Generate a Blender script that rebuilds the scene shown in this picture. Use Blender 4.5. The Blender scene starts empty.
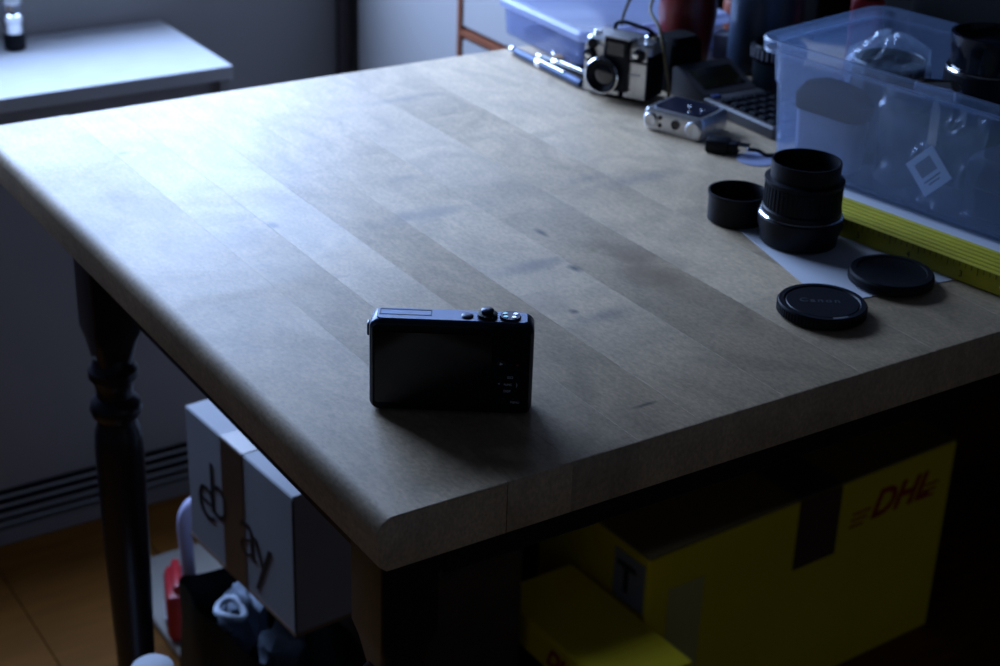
import bpy, bmesh, math, random
from mathutils import Vector, Matrix, noise
random.seed(7)
PI = math.pi
sc = bpy.context.scene
COL = sc.collection

# ------------------------------------------------------------------ camera
cam_d = bpy.data.cameras.new('camera'); cam = bpy.data.objects.new('camera', cam_d); COL.objects.link(cam)
cam_d.lens = 59.88; cam_d.sensor_width = 36; cam_d.clip_start = .05; cam_d.clip_end = 30
_rows = ((0.842, -0.538, 0.031), (-0.213, -0.385, -0.898), (0.495, 0.750, -0.438))
_r = Vector(_rows[0]).normalized(); _f = Vector(_rows[2]); _f = (_f - _f.dot(_r) * _r).normalized(); _u = _r.cross(_f)
cam.matrix_world = Matrix(((_r.x, _u.x, -_f.x, -0.362), (_r.y, _u.y, -_f.y, -0.660), (_r.z, _u.z, -_f.z, 1.230), (0, 0, 0, 1)))
cam_d.dof.use_dof = True; cam_d.dof.focus_distance = 1.00; cam_d.dof.aperture_fstop = 10.0
sc.camera = cam

# ------------------------------------------------------------------ world, light, exposure
w = bpy.data.worlds.new('world'); sc.world = w; w.use_nodes = True
w.node_tree.nodes['Background'].inputs[0].default_value = (.42, .62, 1, 1)
w.node_tree.nodes['Background'].inputs[1].default_value = .6
def area(name, loc, target, sx, sy, power, colr):
    l = bpy.data.lights.new(name, 'AREA'); l.shape = 'RECTANGLE'; l.size = sx; l.size_y = sy; l.energy = power; l.color = colr
    o = bpy.data.objects.new(name, l); COL.objects.link(o); o.location = loc
    o.rotation_euler = (Vector(target) - Vector(loc)).to_track_quat('-Z', 'Y').to_euler(); return o
WX0, WX1, WZ0, WZ1 = -.30, .70, .80, 1.78           # the window opening in the back wall
area('window_daylight', ((WX0+WX1)/2, 1.45, (WZ0+WZ1)/2), ((WX0+WX1)/2, .4, (WZ0+WZ1)/2 - .25), WX1-WX0-.1, WZ1-WZ0-.1, 34.0, (.42, .605, 1.0))
area('rear_fill', (.7, -2.05, .62), (.6, 0, .45), 1.2, 1.0, .33, (.80, .88, 1.0))     # added dim fill light behind the viewer, no real source there
sc.view_settings.view_transform = 'Standard'; sc.view_settings.look = 'None'
sc.view_settings.gamma = 1; sc.view_settings.use_curve_mapping = False
sc.view_settings.exposure = 0.22

# ------------------------------------------------------------------ materials
MATS = {}
def mat(name, col, rough=.5, metal=0, spec=.5, var=.0, scale=20, bump=0, alpha=1, coat=0, stretch=None, rand=0, trans=0, sss=0):
    if name in MATS: return MATS[name]
    m = bpy.data.materials.new(name); m.use_nodes = True; nt = m.node_tree; N = nt.nodes; L = nt.links
    b = N['Principled BSDF']; b.inputs['Base Color'].default_value = (*col, 1); b.inputs['Roughness'].default_value = rough
    b.inputs['Metallic'].default_value = metal; b.inputs['Specular IOR Level'].default_value = spec
    b.inputs['Coat Weight'].default_value = coat; b.inputs['Alpha'].default_value = alpha
    tc = N.new('ShaderNodeTexCoord'); mp = N.new('ShaderNodeMapping'); L.new(tc.outputs['Object'], mp.inputs[0])
    if stretch: mp.inputs['Scale'].default_value = stretch
    nz = N.new('ShaderNodeTexNoise'); nz.inputs['Scale'].default_value = scale; nz.inputs['Detail'].default_value = 4
    L.new(mp.outputs[0], nz.inputs['Vector'])
    if var or rand:
        hs = N.new('ShaderNodeHueSaturation'); hs.inputs['Color'].default_value = (*col, 1)
        mr = N.new('ShaderNodeMapRange'); mr.inputs['From Min'].default_value = .25; mr.inputs['From Max'].default_value = .75
        mr.inputs['To Min'].default_value = 1-var; mr.inputs['To Max'].default_value = 1+var
        L.new(nz.outputs['Fac'], mr.inputs['Value'])
        if rand:
            oi = N.new('ShaderNodeObjectInfo'); mr2 = N.new('ShaderNodeMapRange')
            mr2.inputs['To Min'].default_value = 1-rand; mr2.inputs['To Max'].default_value = 1+rand
            L.new(oi.outputs['Random'], mr2.inputs['Value'])
            mu = N.new('ShaderNodeMath'); mu.operation = 'MULTIPLY'; L.new(mr.outputs[0], mu.inputs[0]); L.new(mr2.outputs[0], mu.inputs[1])
            L.new(mu.outputs[0], hs.inputs['Value'])
        else: L.new(mr.outputs[0], hs.inputs['Value'])
        L.new(hs.outputs[0], b.inputs['Base Color'])
    if bump:
        bp = N.new('ShaderNodeBump'); bp.inputs['Strength'].default_value = bump; bp.inputs['Distance'].default_value = .001
        L.new(nz.outputs['Fac'], bp.inputs['Height']); L.new(bp.outputs[0], b.inputs['Normal'])
    MATS[name] = m; return m

def table_wood(name):
    m = bpy.data.materials.new(name); m.use_nodes = True; nt = m.node_tree; N = nt.nodes; L = nt.links
    b = N['Principled BSDF']
    geo = N.new('ShaderNodeNewGeometry'); oi = N.new('ShaderNodeObjectInfo')
    off = N.new('ShaderNodeVectorMath'); off.operation = 'MULTIPLY_ADD'; off.inputs[1].default_value = (3, 9, 5)
    L.new(oi.outputs['Random'], off.inputs[0]); L.new(geo.outputs['Position'], off.inputs[2])
    def nz(scale, st, detail=4, dist=0, src=off.outputs[0]):
        mp = N.new('ShaderNodeMapping'); mp.inputs['Scale'].default_value = st; L.new(src, mp.inputs[0])
        n = N.new('ShaderNodeTexNoise'); n.inputs['Scale'].default_value = scale; n.inputs['Detail'].default_value = detail; n.inputs['Distortion'].default_value = dist
        L.new(mp.outputs[0], n.inputs['Vector']); return n.outputs['Fac']
    grain = nz(60, (4, .35, 4), 6); flame = nz(14, (1.3, 1.0, 1), 3, 1.5); blotch = nz(5, (1, 1, 1), 3, .6, geo.outputs['Position'])
    fleck = nz(330, (1.5, .8, 1), 3)
    def rng(v, a, b_, c, d):
        r = N.new('ShaderNodeMapRange'); r.inputs['From Min'].default_value = a; r.inputs['From Max'].default_value = b_
        r.inputs['To Min'].default_value = c; r.inputs['To Max'].default_value = d; L.new(v, r.inputs['Value']); return r.outputs[0]
    def mul(x, y):
        q = N.new('ShaderNodeMath'); q.operation = 'MULTIPLY'; L.new(x, q.inputs[0]); L.new(y, q.inputs[1]); return q.outputs[0]
    v = mul(mul(rng(grain, .3, .7, .93, 1.06), rng(flame, .35, .62, .80, 1.05)), mul(rng(blotch, .3, .7, .88, 1.08), rng(oi.outputs['Random'], 0, 1, .91, 1.06)))
    v = mul(v, rng(fleck, .3, .7, .82, 1.16))
    hs = N.new('ShaderNodeHueSaturation'); hs.inputs['Color'].default_value = (.60, .44, .27, 1); L.new(v, hs.inputs['Value'])
    b.inputs['Coat Weight'].default_value = .45; b.inputs['Coat Roughness'].default_value = .56
    # worn brown stains, dark knots, a rust mark, and the compact camera's shadow painted in
    last = hs.outputs[0]
    for (x, y, rx, ry, colr, k) in ((.330, .195, .022, .060, (.23, .13, .06), .55), (.285, .225, .0045, .008, (.02, .014, .012), .95), (.301, .292, .003, .009, (.03, .02, .016), .9),
                                    (.262, .243, .035, .010, (.10, .09, .09), .5), (.236, .365, .045, .014, (.12, .12, .13), .45), (.258, .150, .030, .012, (.10, .09, .09), .55), (.40, .37, .03, .011, (.15, .13, .12), .45),
                                    (.315, .245, .005, .005, (.25, .20, .06), .7), (.243, .165, .004, .004, (.02, .014, .012), .8),
                                    (.27, .44, .018, .008, (.10, .10, .12), .35), (.13, .40, .004, .006, (.06, .05, .05), .8), (.09, .60, .006, .004, (.08, .07, .08), .6), (.36, .62, .05, .010, (.13, .12, .12), .45), (.44, .35, .05, .012, (.13, .12, .12), .45),
                                    (.093, .06, .036, .055, (.27, .14, .08), .55), (.205, .035, .010, .002, (.03, .02, .02), .7)):  # reddish ellipse here is the shade before the compact camera, put into the colour
        d = N.new('ShaderNodeVectorMath'); d.operation = 'SUBTRACT'; d.inputs[1].default_value = (x, y, .75); L.new(geo.outputs['Position'], d.inputs[0])
        s = N.new('ShaderNodeVectorMath'); s.operation = 'MULTIPLY'; s.inputs[1].default_value = (1/rx, 1/ry, 0); L.new(d.outputs[0], s.inputs[0])
        ln = N.new('ShaderNodeVectorMath'); ln.operation = 'LENGTH'; L.new(s.outputs[0], ln.inputs[0])
        dd = N.new('ShaderNodeMath'); dd.operation = 'MULTIPLY_ADD'; L.new(flame, dd.inputs[0]); dd.inputs[1].default_value = 1.6; L.new(ln.outputs['Value'], dd.inputs[2])
        fac = rng(dd.outputs[0], 1.0, 2.0, k, 0)
        mx = N.new('ShaderNodeMix'); mx.data_type = 'RGBA'; L.new(fac, mx.inputs['Factor']); L.new(last, mx.inputs['A']); mx.inputs['B'].default_value = (*colr, 1); last = mx.outputs['Result']
    L.new(last, b.inputs['Base Color'])
    r = rng(nz(9, (1, 1, 1), 5, 1, geo.outputs['Position']), .3, .7, .50, .62); L.new(r, b.inputs['Roughness'])
    b.inputs['Specular IOR Level'].default_value = .55
    bp = N.new('ShaderNodeBump'); bp.inputs['Strength'].default_value = .25; bp.inputs['Distance'].default_value = .0006; L.new(fleck, bp.inputs['Height']); L.new(bp.outputs[0], b.inputs['Normal'])
    return m

def plastic_clear(name, col=(.62, .74, .95), clear=.5, rough=.3, bump=0, scale=30):
    m = bpy.data.materials.new(name); m.use_nodes = True; nt = m.node_tree; N = nt.nodes; L = nt.links
    N.remove(N['Principled BSDF']); out = N['Material Output']
    tr = N.new('ShaderNodeBsdfTransparent'); tr.inputs[0].default_value = (.92, .95, 1, 1)
    df = N.new('ShaderNodeBsdfDiffuse'); df.inputs[0].default_value = (*col, 1)
    tl = N.new('ShaderNodeBsdfTranslucent'); tl.inputs[0].default_value = (*col, 1)
    gl = N.new('ShaderNodeBsdfGlossy'); gl.inputs['Roughness'].default_value = rough
    m1 = N.new('ShaderNodeMixShader'); m1.inputs[0].default_value = .4; L.new(df.outputs[0], m1.inputs[1]); L.new(tl.outputs[0], m1.inputs[2])
    m2 = N.new('ShaderNodeMixShader'); m2.inputs[0].default_value = clear; L.new(m1.outputs[0], m2.inputs[1]); L.new(tr.outputs[0], m2.inputs[2])
    lw = N.new('ShaderNodeLayerWeight'); lw.inputs[0].default_value = .5
    pw = N.new('ShaderNodeMath'); pw.operation = 'POWER'; L.new(lw.outputs['Facing'], pw.inputs[0]); pw.inputs[1].default_value = 4
    fr = N.new('ShaderNodeMath'); fr.operation = 'MULTIPLY_ADD'; L.new(pw.outputs[0], fr.inputs[0]); fr.inputs[1].default_value = .6; fr.inputs[2].default_value = .045
    m3 = N.new('ShaderNodeMixShader'); L.new(fr.outputs[0], m3.inputs[0]); L.new(m2.outputs[0], m3.inputs[1]); L.new(gl.outputs[0], m3.inputs[2])
    if bump:
        nz = N.new('ShaderNodeTexNoise'); nz.inputs['Scale'].default_value = scale; nz.inputs['Detail'].default_value = 3
        tc = N.new('ShaderNodeTexCoord'); L.new(tc.outputs['Object'], nz.inputs['Vector'])
        bp = N.new('ShaderNodeBump'); bp.inputs['Strength'].default_value = bump; bp.inputs['Distance'].default_value = .004; L.new(nz.outputs['Fac'], bp.inputs['Height'])
        L.new(bp.outputs[0], gl.inputs['Normal']); L.new(bp.outputs[0], lw.inputs['Normal'])
    L.new(m3.outputs[0], out.inputs['Surface']); MATS[name] = m; return m

WOOD = table_wood('varnished_birch')
BLACK = mat('black_plastic', (.007, .008, .012), .42, spec=.14, var=.1, bump=.05, scale=200)
GLOSSB = mat('gloss_black', (.006, .007, .012), .12, spec=.5)
RUB = mat('black_rubber', (.008, .009, .013), .6, spec=.15, bump=.2, scale=300)
BLUEB = mat('dark_blue_metal', (.022, .028, .06), .30, metal=.6, var=.05)
SILVER = mat('brushed_silver', (.62, .62, .64), .32, metal=.9, var=.12, scale=30, stretch=(8, 8, .6))
CHROME = mat('chrome', (.8, .8, .82), .12, metal=1)
DARKW = mat('black_stained_wood', (.010, .008, .014), .35, var=.2, scale=12, bump=.1)
WHITEP = mat('white_laminate', (.54, .51, .50), .45, var=.03, scale=6)
TOPW = mat('white_worktop_laminate', (.54, .54, .56), .5, var=.04, scale=25)
HEAT = mat('grey_white_enamel', (.33, .31, .31), .5, var=.06, scale=5)
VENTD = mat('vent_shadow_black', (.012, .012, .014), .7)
WALLM = mat('painted_wall', (.36, .345, .34), .8, var=.05, scale=3, bump=.2)
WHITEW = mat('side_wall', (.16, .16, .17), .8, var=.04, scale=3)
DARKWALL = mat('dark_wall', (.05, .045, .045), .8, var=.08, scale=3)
EDGE = mat('brown_edge_band', (.30, .095, .045), .5, var=.15)
BROWN = mat('brown_board', (.06, .035, .025), .6, var=.2)
CARDW = mat('white_carton', (.30, .30, .325), .7, var=.04, scale=15)
CARDB = mat('brown_cardboard', (.22, .13, .075), .8, var=.1, scale=20)
TAPE = mat('brown_packing_tape', (.10, .055, .035), .3, var=.15, scale=15)
YEL = mat('yellow_carton', (.88, .66, .006), .55, var=.06, scale=8)
YLBL = mat('pale_yellow_label', (.66, .56, .18), .5, var=.05)
RED = mat('red_print', (.45, .02, .02), .5)
REDP = mat('red_plastic', (.50, .02, .03), .35, var=.1)
INK = mat('black_ink', (.008, .008, .01), .5)
RULY = mat('yellow_lacquered_wood', (.48, .42, .015), .45, var=.12, scale=60, bump=.1)
RULG = mat('ruler_gap_dark', (.03, .028, .004), .7)
PAPER = mat('white_paper', (.66, .68, .74), .6, var=.02)
VASE = mat('dark_red_glaze', (.16, .012, .010), .30, var=.25, scale=14)
TEALB = mat('dark_slate_metal', (.03, .045, .06), .4, metal=.3)
BOTB = mat('blue_grey_enamel', (.045, .07, .12), .35, metal=.2, var=.1)
GREYC = mat('grey_calculator_plastic', (.075, .07, .075), .45, var=.05)
DISP = mat('olive_display', (.022, .02, .008), .2)
OLIVE = mat('olive_cord', (.10, .075, .025), .6, var=.2, scale=80)
ORANGE = mat('orange_brown_plastic', (.32, .08, .04), .45, var=.1)
GREYP = mat('grey_card', (.16, .16, .19), .7)
CLOTH = mat('pale_blue_cloth', (.20, .24, .31), .9, var=.08, bump=.3, scale=120)
CLOTH2 = mat('white_cable_sleeve', (.42, .47, .56), .7)
BAGM = mat('black_green_bag', (.004, .006, .005), .5, spec=.15, var=.2, scale=10)
BEIGE = mat('pale_beige_board', (.40, .37, .33), .6, var=.06, scale=6)
HANDLE = mat('pale_lilac_plastic', (.52, .50, .72), .45)
FLOORW = mat('orange_brown_laminate', (.17, .062, .006), .6, spec=.2, var=.22, scale=9, stretch=(1, 7, 1), rand=.15)
TUB = plastic_clear('frosted_tub_plastic', (.42, .62, 1.0), .86, .28)
LIDM = plastic_clear('milky_lid_plastic', (.62, .68, .92), .30, .22, bump=.25, scale=12)
BOXM = plastic_clear('clear_box_plastic', (.45, .50, .75), .66, .2)
BAGC = plastic_clear('crinkled_clear_film', (.6, .75, .95), .80, .12, bump=1.0, scale=45)
PAPB = mat('printed_paper_bluish', (.30, .34, .46), .6, var=.25, scale=25)
GLASS = mat('lens_glass', (.008, .008, .016), .06, coat=1)
MINT = mat('pale_green_chrome', (.35, .60, .58), .2, metal=.7)
WIN = mat('white_window_frame', (.75, .75, .75), .4)
DIM = mat('grey_print', (.75, .76, .82), .5)
FAINT = mat('faint_grey_moulding', (.045, .048, .055), .5)
TANL = mat('tan_wood_stick', (.45, .27, .14), .6, var=.1)
CLEARG = plastic_clear('clear_glass', (.75, .8, .9), .85, .08)
FLATB = mat('matt_black_fabric', (.004, .004, .005), .85, spec=.08, bump=.4, scale=150)

# ------------------------------------------------------------------ helpers
def link(name, bm, m, parent=None, smooth=False, recalc=True):
    if recalc: bmesh.ops.recalc_face_normals(bm, faces=bm.faces[:])
    me = bpy.data.meshes.new(name); bm.to_mesh(me); bm.free()
    for x in (m if isinstance(m, (list, tuple)) else [m]): me.materials.append(x)
    o = bpy.data.objects.new(name, me); COL.objects.link(o)
    if parent: o.parent = parent
    if smooth:
        for p in me.polygons: p.use_smooth = True
        try: me.set_sharp_from_angle(angle=math.radians(38))
        except Exception: pass
    return o
def thing(name, label, cat, loc=(0, 0, 0), rz=0, group=None, rot=None):
    o = bpy.data.objects.new(name, None); COL.objects.link(o); o.empty_display_size = .02
    o.location = loc; o.rotation_euler = rot or (0, 0, rz); o['label'] = label; o['category'] = cat
    if group: o['group'] = group
    return o
def tag(o, label, cat, group=None):
    o['label'] = label; o['category'] = cat
    if group: o['group'] = group
    return o
def struct(o): o['kind'] = 'structure'; return o
def box(bm, c, s, bev=0, seg=1, rot=None):
    M = Matrix.Translation(c) @ (rot.to_4x4() if rot else Matrix()) @ Matrix.Diagonal((*s, 1))
    r = bmesh.ops.create_cube(bm, size=1, matrix=M)
    if bev:
        es = list({e for v in r['verts'] for e in v.link_edges})
        bmesh.ops.bevel(bm, geom=es, offset=bev, segments=seg, affect='EDGES', profile=.5)
    return bm
def NB(): return bmesh.new()
def B(c, s, bev=0, seg=1, rot=None): return box(NB(), c, s, bev, seg, rot)
def lathe(bm, prof, seg=40, c=(0, 0, 0), axis='z', cap0=True, cap1=True):
    rings = []
    for r, z in prof:
        ring = []
        for i in range(seg):
            a = 2*PI*i/seg; x, y = r*math.cos(a), r*math.sin(a)
            p = (x, y, z) if axis == 'z' else ((z, x, y) if axis == 'x' else (x, z, y))
            ring.append(bm.verts.new((p[0]+c[0], p[1]+c[1], p[2]+c[2])))
        rings.append(ring)
    for a, b in zip(rings, rings[1:]):
        for i in range(seg): bm.faces.new((a[i], a[(i+1) % seg], b[(i+1) % seg], b[i]))
    if cap0: bm.faces.new(rings[0][::-1])
    if cap1: bm.faces.new(rings[-1])
    return bm
def rloop(hx, hy, r, seg=6):
    r = max(min(r, hx-1e-5, hy-1e-5), 1e-5); pts = []
    for cx, cy, a0 in ((hx-r, hy-r, 0), (-hx+r, hy-r, PI/2), (-hx+r, -hy+r, PI), (hx-r, -hy+r, 1.5*PI)):
        for i in range(seg+1):
            a = a0 + PI/2*i/seg; pts.append((cx+r*math.cos(a), cy+r*math.sin(a)))
    return pts
def loft(bm, levels, seg=6, c=(0, 0, 0), cap0=True, cap1=True, mp=None):
    rings = []
    for lv in levels:
        z, hx, hy, r = lv
        ring = []
        for x, y in rloop(hx, hy, r, seg):
            p = (x+c[0], y+c[1], z+c[2]);  p = mp(p) if mp else p
            ring.append(bm.verts.new(p))
        rings.append(ring)
    n = len(rings[0])
    for a, b in zip(rings, rings[1:]):
        for i in range(n): bm.faces.new((a[i], a[(i+1) % n], b[(i+1) % n], b[i]))
    if cap0: bm.faces.new(rings[0][::-1])
    if cap1: bm.faces.new(rings[-1])
    return bm
def tube(bm, pts, r, seg=8):
    pts = [Vector(p) for p in pts]; rings = []; rr = r if isinstance(r, (list, tuple)) else [r]*len(pts); up = None
    for i, p in enumerate(pts):
        t = (pts[min(i+1, len(pts)-1)] - pts[max(i-1, 0)]).normalized()
        if up is None: up = t.orthogonal().normalized()
        up = (up - up.dot(t)*t).normalized(); sd = t.cross(up)
        rings.append([bm.verts.new(p + rr[i]*(math.cos(2*PI*k/seg)*up + math.sin(2*PI*k/seg)*sd)) for k in range(seg)])
    for a, b in zip(rings, rings[1:]):
        for k in range(seg): bm.faces.new((a[k], a[(k+1) % seg], b[(k+1) % seg], b[k]))
    bm.faces.new(rings[0][::-1]); bm.faces.new(rings[-1]); return bm
def spline(pts, n=6):
    P = [Vector(p) for p in pts]; out = []
    for i in range(len(P)-1):
        p0, p1, p2, p3 = P[max(i-1, 0)], P[i], P[i+1], P[min(i+2, len(P)-1)]
        for k in range(n):
            t = k/n; out.append(.5*((2*p1)+(p2-p0)*t+(2*p0-5*p1+4*p2-p3)*t*t+(3*p1-p0-3*p2+p3)*t**3))
    out.append(P[-1]); return out
def prism(bm, poly, z0, z1):
    a = [bm.verts.new((x, y, z0)) for x, y in poly]; b = [bm.verts.new((x, y, z1)) for x, y in poly]; n = len(poly)
    for i in range(n): bm.faces.new((a[i], a[(i+1) % n], b[(i+1) % n], b[i]))
    bm.faces.new(a[::-1]); bm.faces.new(b); return bm
def text(s, size, m, parent, loc, rot, name='lettering', shear=0, depth=.0002, bold=0, spacing=1.0):
    cu = bpy.data.curves.new(name, 'FONT'); cu.body = s; cu.size = size; cu.extrude = depth; cu.shear = shear; cu.offset = bold
    cu.align_x = 'CENTER'; cu.align_y = 'CENTER'; cu.space_character = spacing; cu.resolution_u = 4
    t = bpy.data.objects.new(name, cu); COL.objects.link(t); bpy.context.view_layer.update()
    me = bpy.data.meshes.new_from_object(t.evaluated_get(bpy.context.evaluated_depsgraph_get()))
    bpy.data.objects.remove(t); bpy.data.curves.remove(cu); me.materials.clear(); me.materials.append(m)
    o = bpy.data.objects.new(name, me); COL.objects.link(o); o.parent = parent; o.location = loc; o.rotation_euler = rot; return o
def copy_tree(o, parent=None):
    c = o.copy(); COL.objects.link(c); c.parent = parent
    for ch in list(o.children): copy_tree(ch, c)
    return c

# ------------------------------------------------------------------ the room
fl = struct(link('floor', B((0, -.35, -.03), (4.2, 3.7, .04)), BROWN))
pl_me = None
for i in range(22):
    for j in range(4):
        x = -2.0 + i*.19 + .095; y = -2.1 + j*1.0 + (.5 if i % 2 else 0)
        y0, y1 = max(y, -2.15), min(y+1.0, 1.46)
        if y1-y0 < .05: continue
        link('plank', B((x, (y0+y1)/2, -.005), (.189, y1-y0-.001, .01), .0008), FLOORW, fl)
wb = NB()
for c, s in ((((-2.1+WX0)/2, 1.52, 1.25), (WX0+2.1, .12, 2.5)), (((WX1+2.1)/2, 1.52, 1.25), (2.1-WX1, .12, 2.5)),
             (((WX0+WX1)/2, 1.52, WZ0/2), (WX1-WX0, .12, WZ0)), (((WX0+WX1)/2, 1.52, (WZ1+2.5)/2), (WX1-WX0, .12, 2.5-WZ1))): box(wb, c, s)
struct(link('wall_back', wb, WALLM))
struct(link('wall_left', B((-2.06, -.35, 1.25), (.12, 3.7, 2.5)), WHITEW))
struct(link('wall_right', B((2.06, -.35, 1.25), (.12, 3.7, 2.5)), DARKWALL))
struct(link('wall_front', B((0, -2.2, 1.25), (4.2, .12, 2.5)), WHITEW))
struct(link('ceiling', B((0, -.35, 2.55), (4.3, 3.9, .1)), DARKWALL))
wf = NB(); cx, cz = (WX0+WX1)/2, (WZ0+WZ1)/2
for c, s in (((WX0+.03, 1.52, cz), (.06, .07, WZ1-WZ0)), ((WX1-.03, 1.52, cz), (.06, .07, WZ1-WZ0)), ((cx, 1.52, WZ0+.03), (WX1-WX0, .07, .06)),
             ((cx, 1.52, WZ1-.03), (WX1-WX0, .07, .06)), ((cx, 1.52, cz), (.07, .07, WZ1-WZ0))): box(wf, c, s, .005)
wn = struct(link('window_1', wf, WIN)); 
link('pane', B((cx, 1.53, cz), (WX1-WX0-.1, .005, WZ1-WZ0-.1)), CLEARG, wn)
link('window_sill', B((cx, 1.47, WZ0-.012), (WX1-WX0+.1, .10, .024), .004), WIN, wn)
struct(link('shade_strip_1', B((.742, 1.452, 1.1), (.018, .018, 2.2), .002), mat('corner_shade_dark', (.14, .12, .13), .7)))  # dark strip standing in for the shade in the gap by the cupboard

# ------------------------------------------------------------------ white cupboard against the right, beyond the table
cb = thing('cupboard', 'tall white-fronted cupboard with brown edge bands beyond the table', 'cupboard', (0, 0, 0))
link('carcass', B((.985, 1.130, .85), (.44, .62, 1.70), .002), BROWN, cb)
link('plinth', B((.985, 1.13, .0), (.40, .58, .0)) if 0 else B((.762, 1.13, .03), (.006, .60, .06)), BROWN, cb)
d1 = link('door', B((.757, 1.281, .86), (.018, .277, 1.58), .001), WHITEP, cb)
d2 = link('door', B((.757, .978, 1.145), (.018, .310, 1.005), .001), WHITEP, cb)
link('drawer', B((.757, .978, .345), (.018, .310, .560), .001), WHITEP, cb)
for c, s in (((.752, 1.1385, .86), (.014, .0075, 1.6)), ((.752, .978, .634), (.014, .312, .0075)), ((.752, .8215, .86), (.014, .004, 1.6))):
    link('edge_band', B(c, s), EDGE, cb)

# ------------------------------------------------------------------ low heater under the window
ht = thing('heater', 'low grey-white heater cabinet with slatted foot vent, under the window', 'heater', (0, 0, 0))
HX0, HX1, HY0, HY1 = -.75, .462, 1.217, 1.455; hxc, hyc = (HX0+HX1)/2, (HY0+HY1)/2
link('top', B((hxc, hyc, .597), (HX1-HX0, HY1-HY0, .018), .0008), TOPW, ht)
link('body', B((hxc, hyc+.006, .332), (HX1-HX0-.012, HY1-HY0-.014, .506), .002), HEAT, ht)
link('side_panel', B((HX1-.011, HY0+.012, .300), (.014, .020, .574), .001), HEAT, ht)
link('side_panel', B((HX0+.011, HY0+.012, .300), (.014, .020, .574), .001), HEAT, ht)
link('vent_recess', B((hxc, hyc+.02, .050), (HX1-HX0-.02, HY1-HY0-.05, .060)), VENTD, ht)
for k in range(4):
    link('slat', B((hxc-.008, HY0+.010, .031+k*.0135), (HX1-HX0-.045, .012, .0032), 0, 1, Matrix.Rotation(-.5, 3, 'X')), HEAT, ht)
link('plinth', B((hxc, hyc+.004, .011), (HX1-HX0-.004, HY1-HY0-.008, .022), .001), HEAT, ht)
# slim bottle standing on it
bt = thing('bottle', 'slim clear bottle with tan stick, silver collar and black foot, on the heater top', 'bottle', (.246, 1.405, .606), .3)
link('foot', lathe(NB(), [(.010, 0), (.0135, .002), (.014, .016), (.012, .022)], 24), BLACK, bt, True)
link('collar', lathe(NB(), [(.0115, .022), (.0125, .0225), (.0125, .036), (.0145, .038), (.0145, .046), (.012, .048)], 24), CHROME, bt, True)
link('glass', lathe(NB(), [(.0115, .048), (.013, .052), (.0135, .17), (.006, .18), (.006, .19)], 24), CLEARG, bt, True)
link('stick', tube(NB(), [(-.004, 0, .049), (-.005, 0, .165)], .005, 10), TANL, bt, True)
link('band', lathe(NB(), [(.0138, .060), (.0142, .061), (.0142, .074), (.0138, .075)], 24), SILVER, bt, True)

# ------------------------------------------------------------------ table
TL, TD, TT = 1.42, .714, .034
tb = thing('table', 'large varnished birch plank table on black turned legs', 'table', (0, 0, 0))
edges = [0, .083, .127, .1745, .222, .287, .352, .418, .497, .560, .655, .735, .80, .88, .96, 1.03, 1.11, 1.19, 1.27, 1.35, TL]
cuts = {0: [.0, .714], 1: [0, .42, .714], 2: [0, .29, .714], 3: [0, .49, .714], 4: [0, .204, .50, .714], 5: [0, .33, .714], 6: [0, .12, .56, .714]}
for i, (x0, x1) in enumerate(zip(edges, edges[1:])):
    cs = cuts.get(i) or [0, random.uniform(.15, .55), TD]
    for y0, y1 in zip(cs, cs[1:]):
        bm = NB(); g = .00005
        if i == 0 or i == len(edges)-2:      # bullnose outer stave
            r = .010; pr = []
            for k in range(9):
                a = PI/2*k/8; pr.append((r-r*math.cos(a), TT-r+r*math.sin(a)))
            pts = [(x1-x0-g, TT), (x1-x0-g, 0), (.006, 0), (.0015, .004)] + [(p[0], p[1]) for p in pr]
            if i: pts = [((x1-x0)-p[0], p[1]) for p in pts]
            ring = []
            a = [bm.verts.new((x0+px, y0, .75-TT+pz)) for px, pz in pts]; b = [bm.verts.new((x0+px, y1, .75-TT+pz)) for px, pz in pts]; n = len(pts)
            for q in range(n): bm.faces.new((a[q], a[(q+1) % n], b[(q+1) % n], b[q]))
            bm.faces.new(a[::-1]); bm.faces.new(b)
            bm.edges.ensure_lookup_table()
            es = [e for e in bm.edges if all(abs(v.co.y-y0) < 1e-6 for v in e.verts)]
            bmesh.ops.bevel(bm, geom=es, offset=.0012, segments=2, affect='EDGES', profile=.5)
        else:
            box(bm, ((x0+x1)/2, (y0+y1)/2, .75-TT/2), (x1-x0-2*g, y1-y0-(2*g), TT))
            bm.edges.ensure_lookup_table()
            ed = [e for e in bm.edges if (y0 == 0 and all(abs(v.co.y-y0) < .001 for v in e.verts) and abs(e.verts[0].co.z-e.verts[1].co.z) < 1e-6)
                  or (y1 == TD and all(abs(v.co.y-y1) < .001 for v in e.verts) and abs(e.verts[0].co.z-e.verts[1].co.z) < 1e-6)]
            bmesh.ops.bevel(bm, geom=ed, offset=.0012, segments=2, affect='EDGES', profile=.5)
            tp = [e for e in bm.edges if all(v.co.z > .7499 for v in e.verts) and abs(e.verts[0].co.x-e.verts[1].co.x) < 1e-6 and abs(e.verts[0].co.y-e.verts[1].co.y) > .02]
            bmesh.ops.bevel(bm, geom=tp, offset=.00008, segments=1, affect='EDGES')
        link('plank', bm, WOOD, tb, True)
AZ = .75-TT
for c, s in (((TL/2, .105, AZ-.045), (TL-.20, .022, .09)), ((TL/2, TD-.115, AZ-.045), (TL-.20, .022, .09)),
             ((.075, TD/2, AZ-.045), (.022, TD-.24, .09)), ((TL-.075, TD/2, AZ-.045), (.022, TD-.24, .09))):
    link('apron', B(c, s, .002), DARKW, tb)
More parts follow.
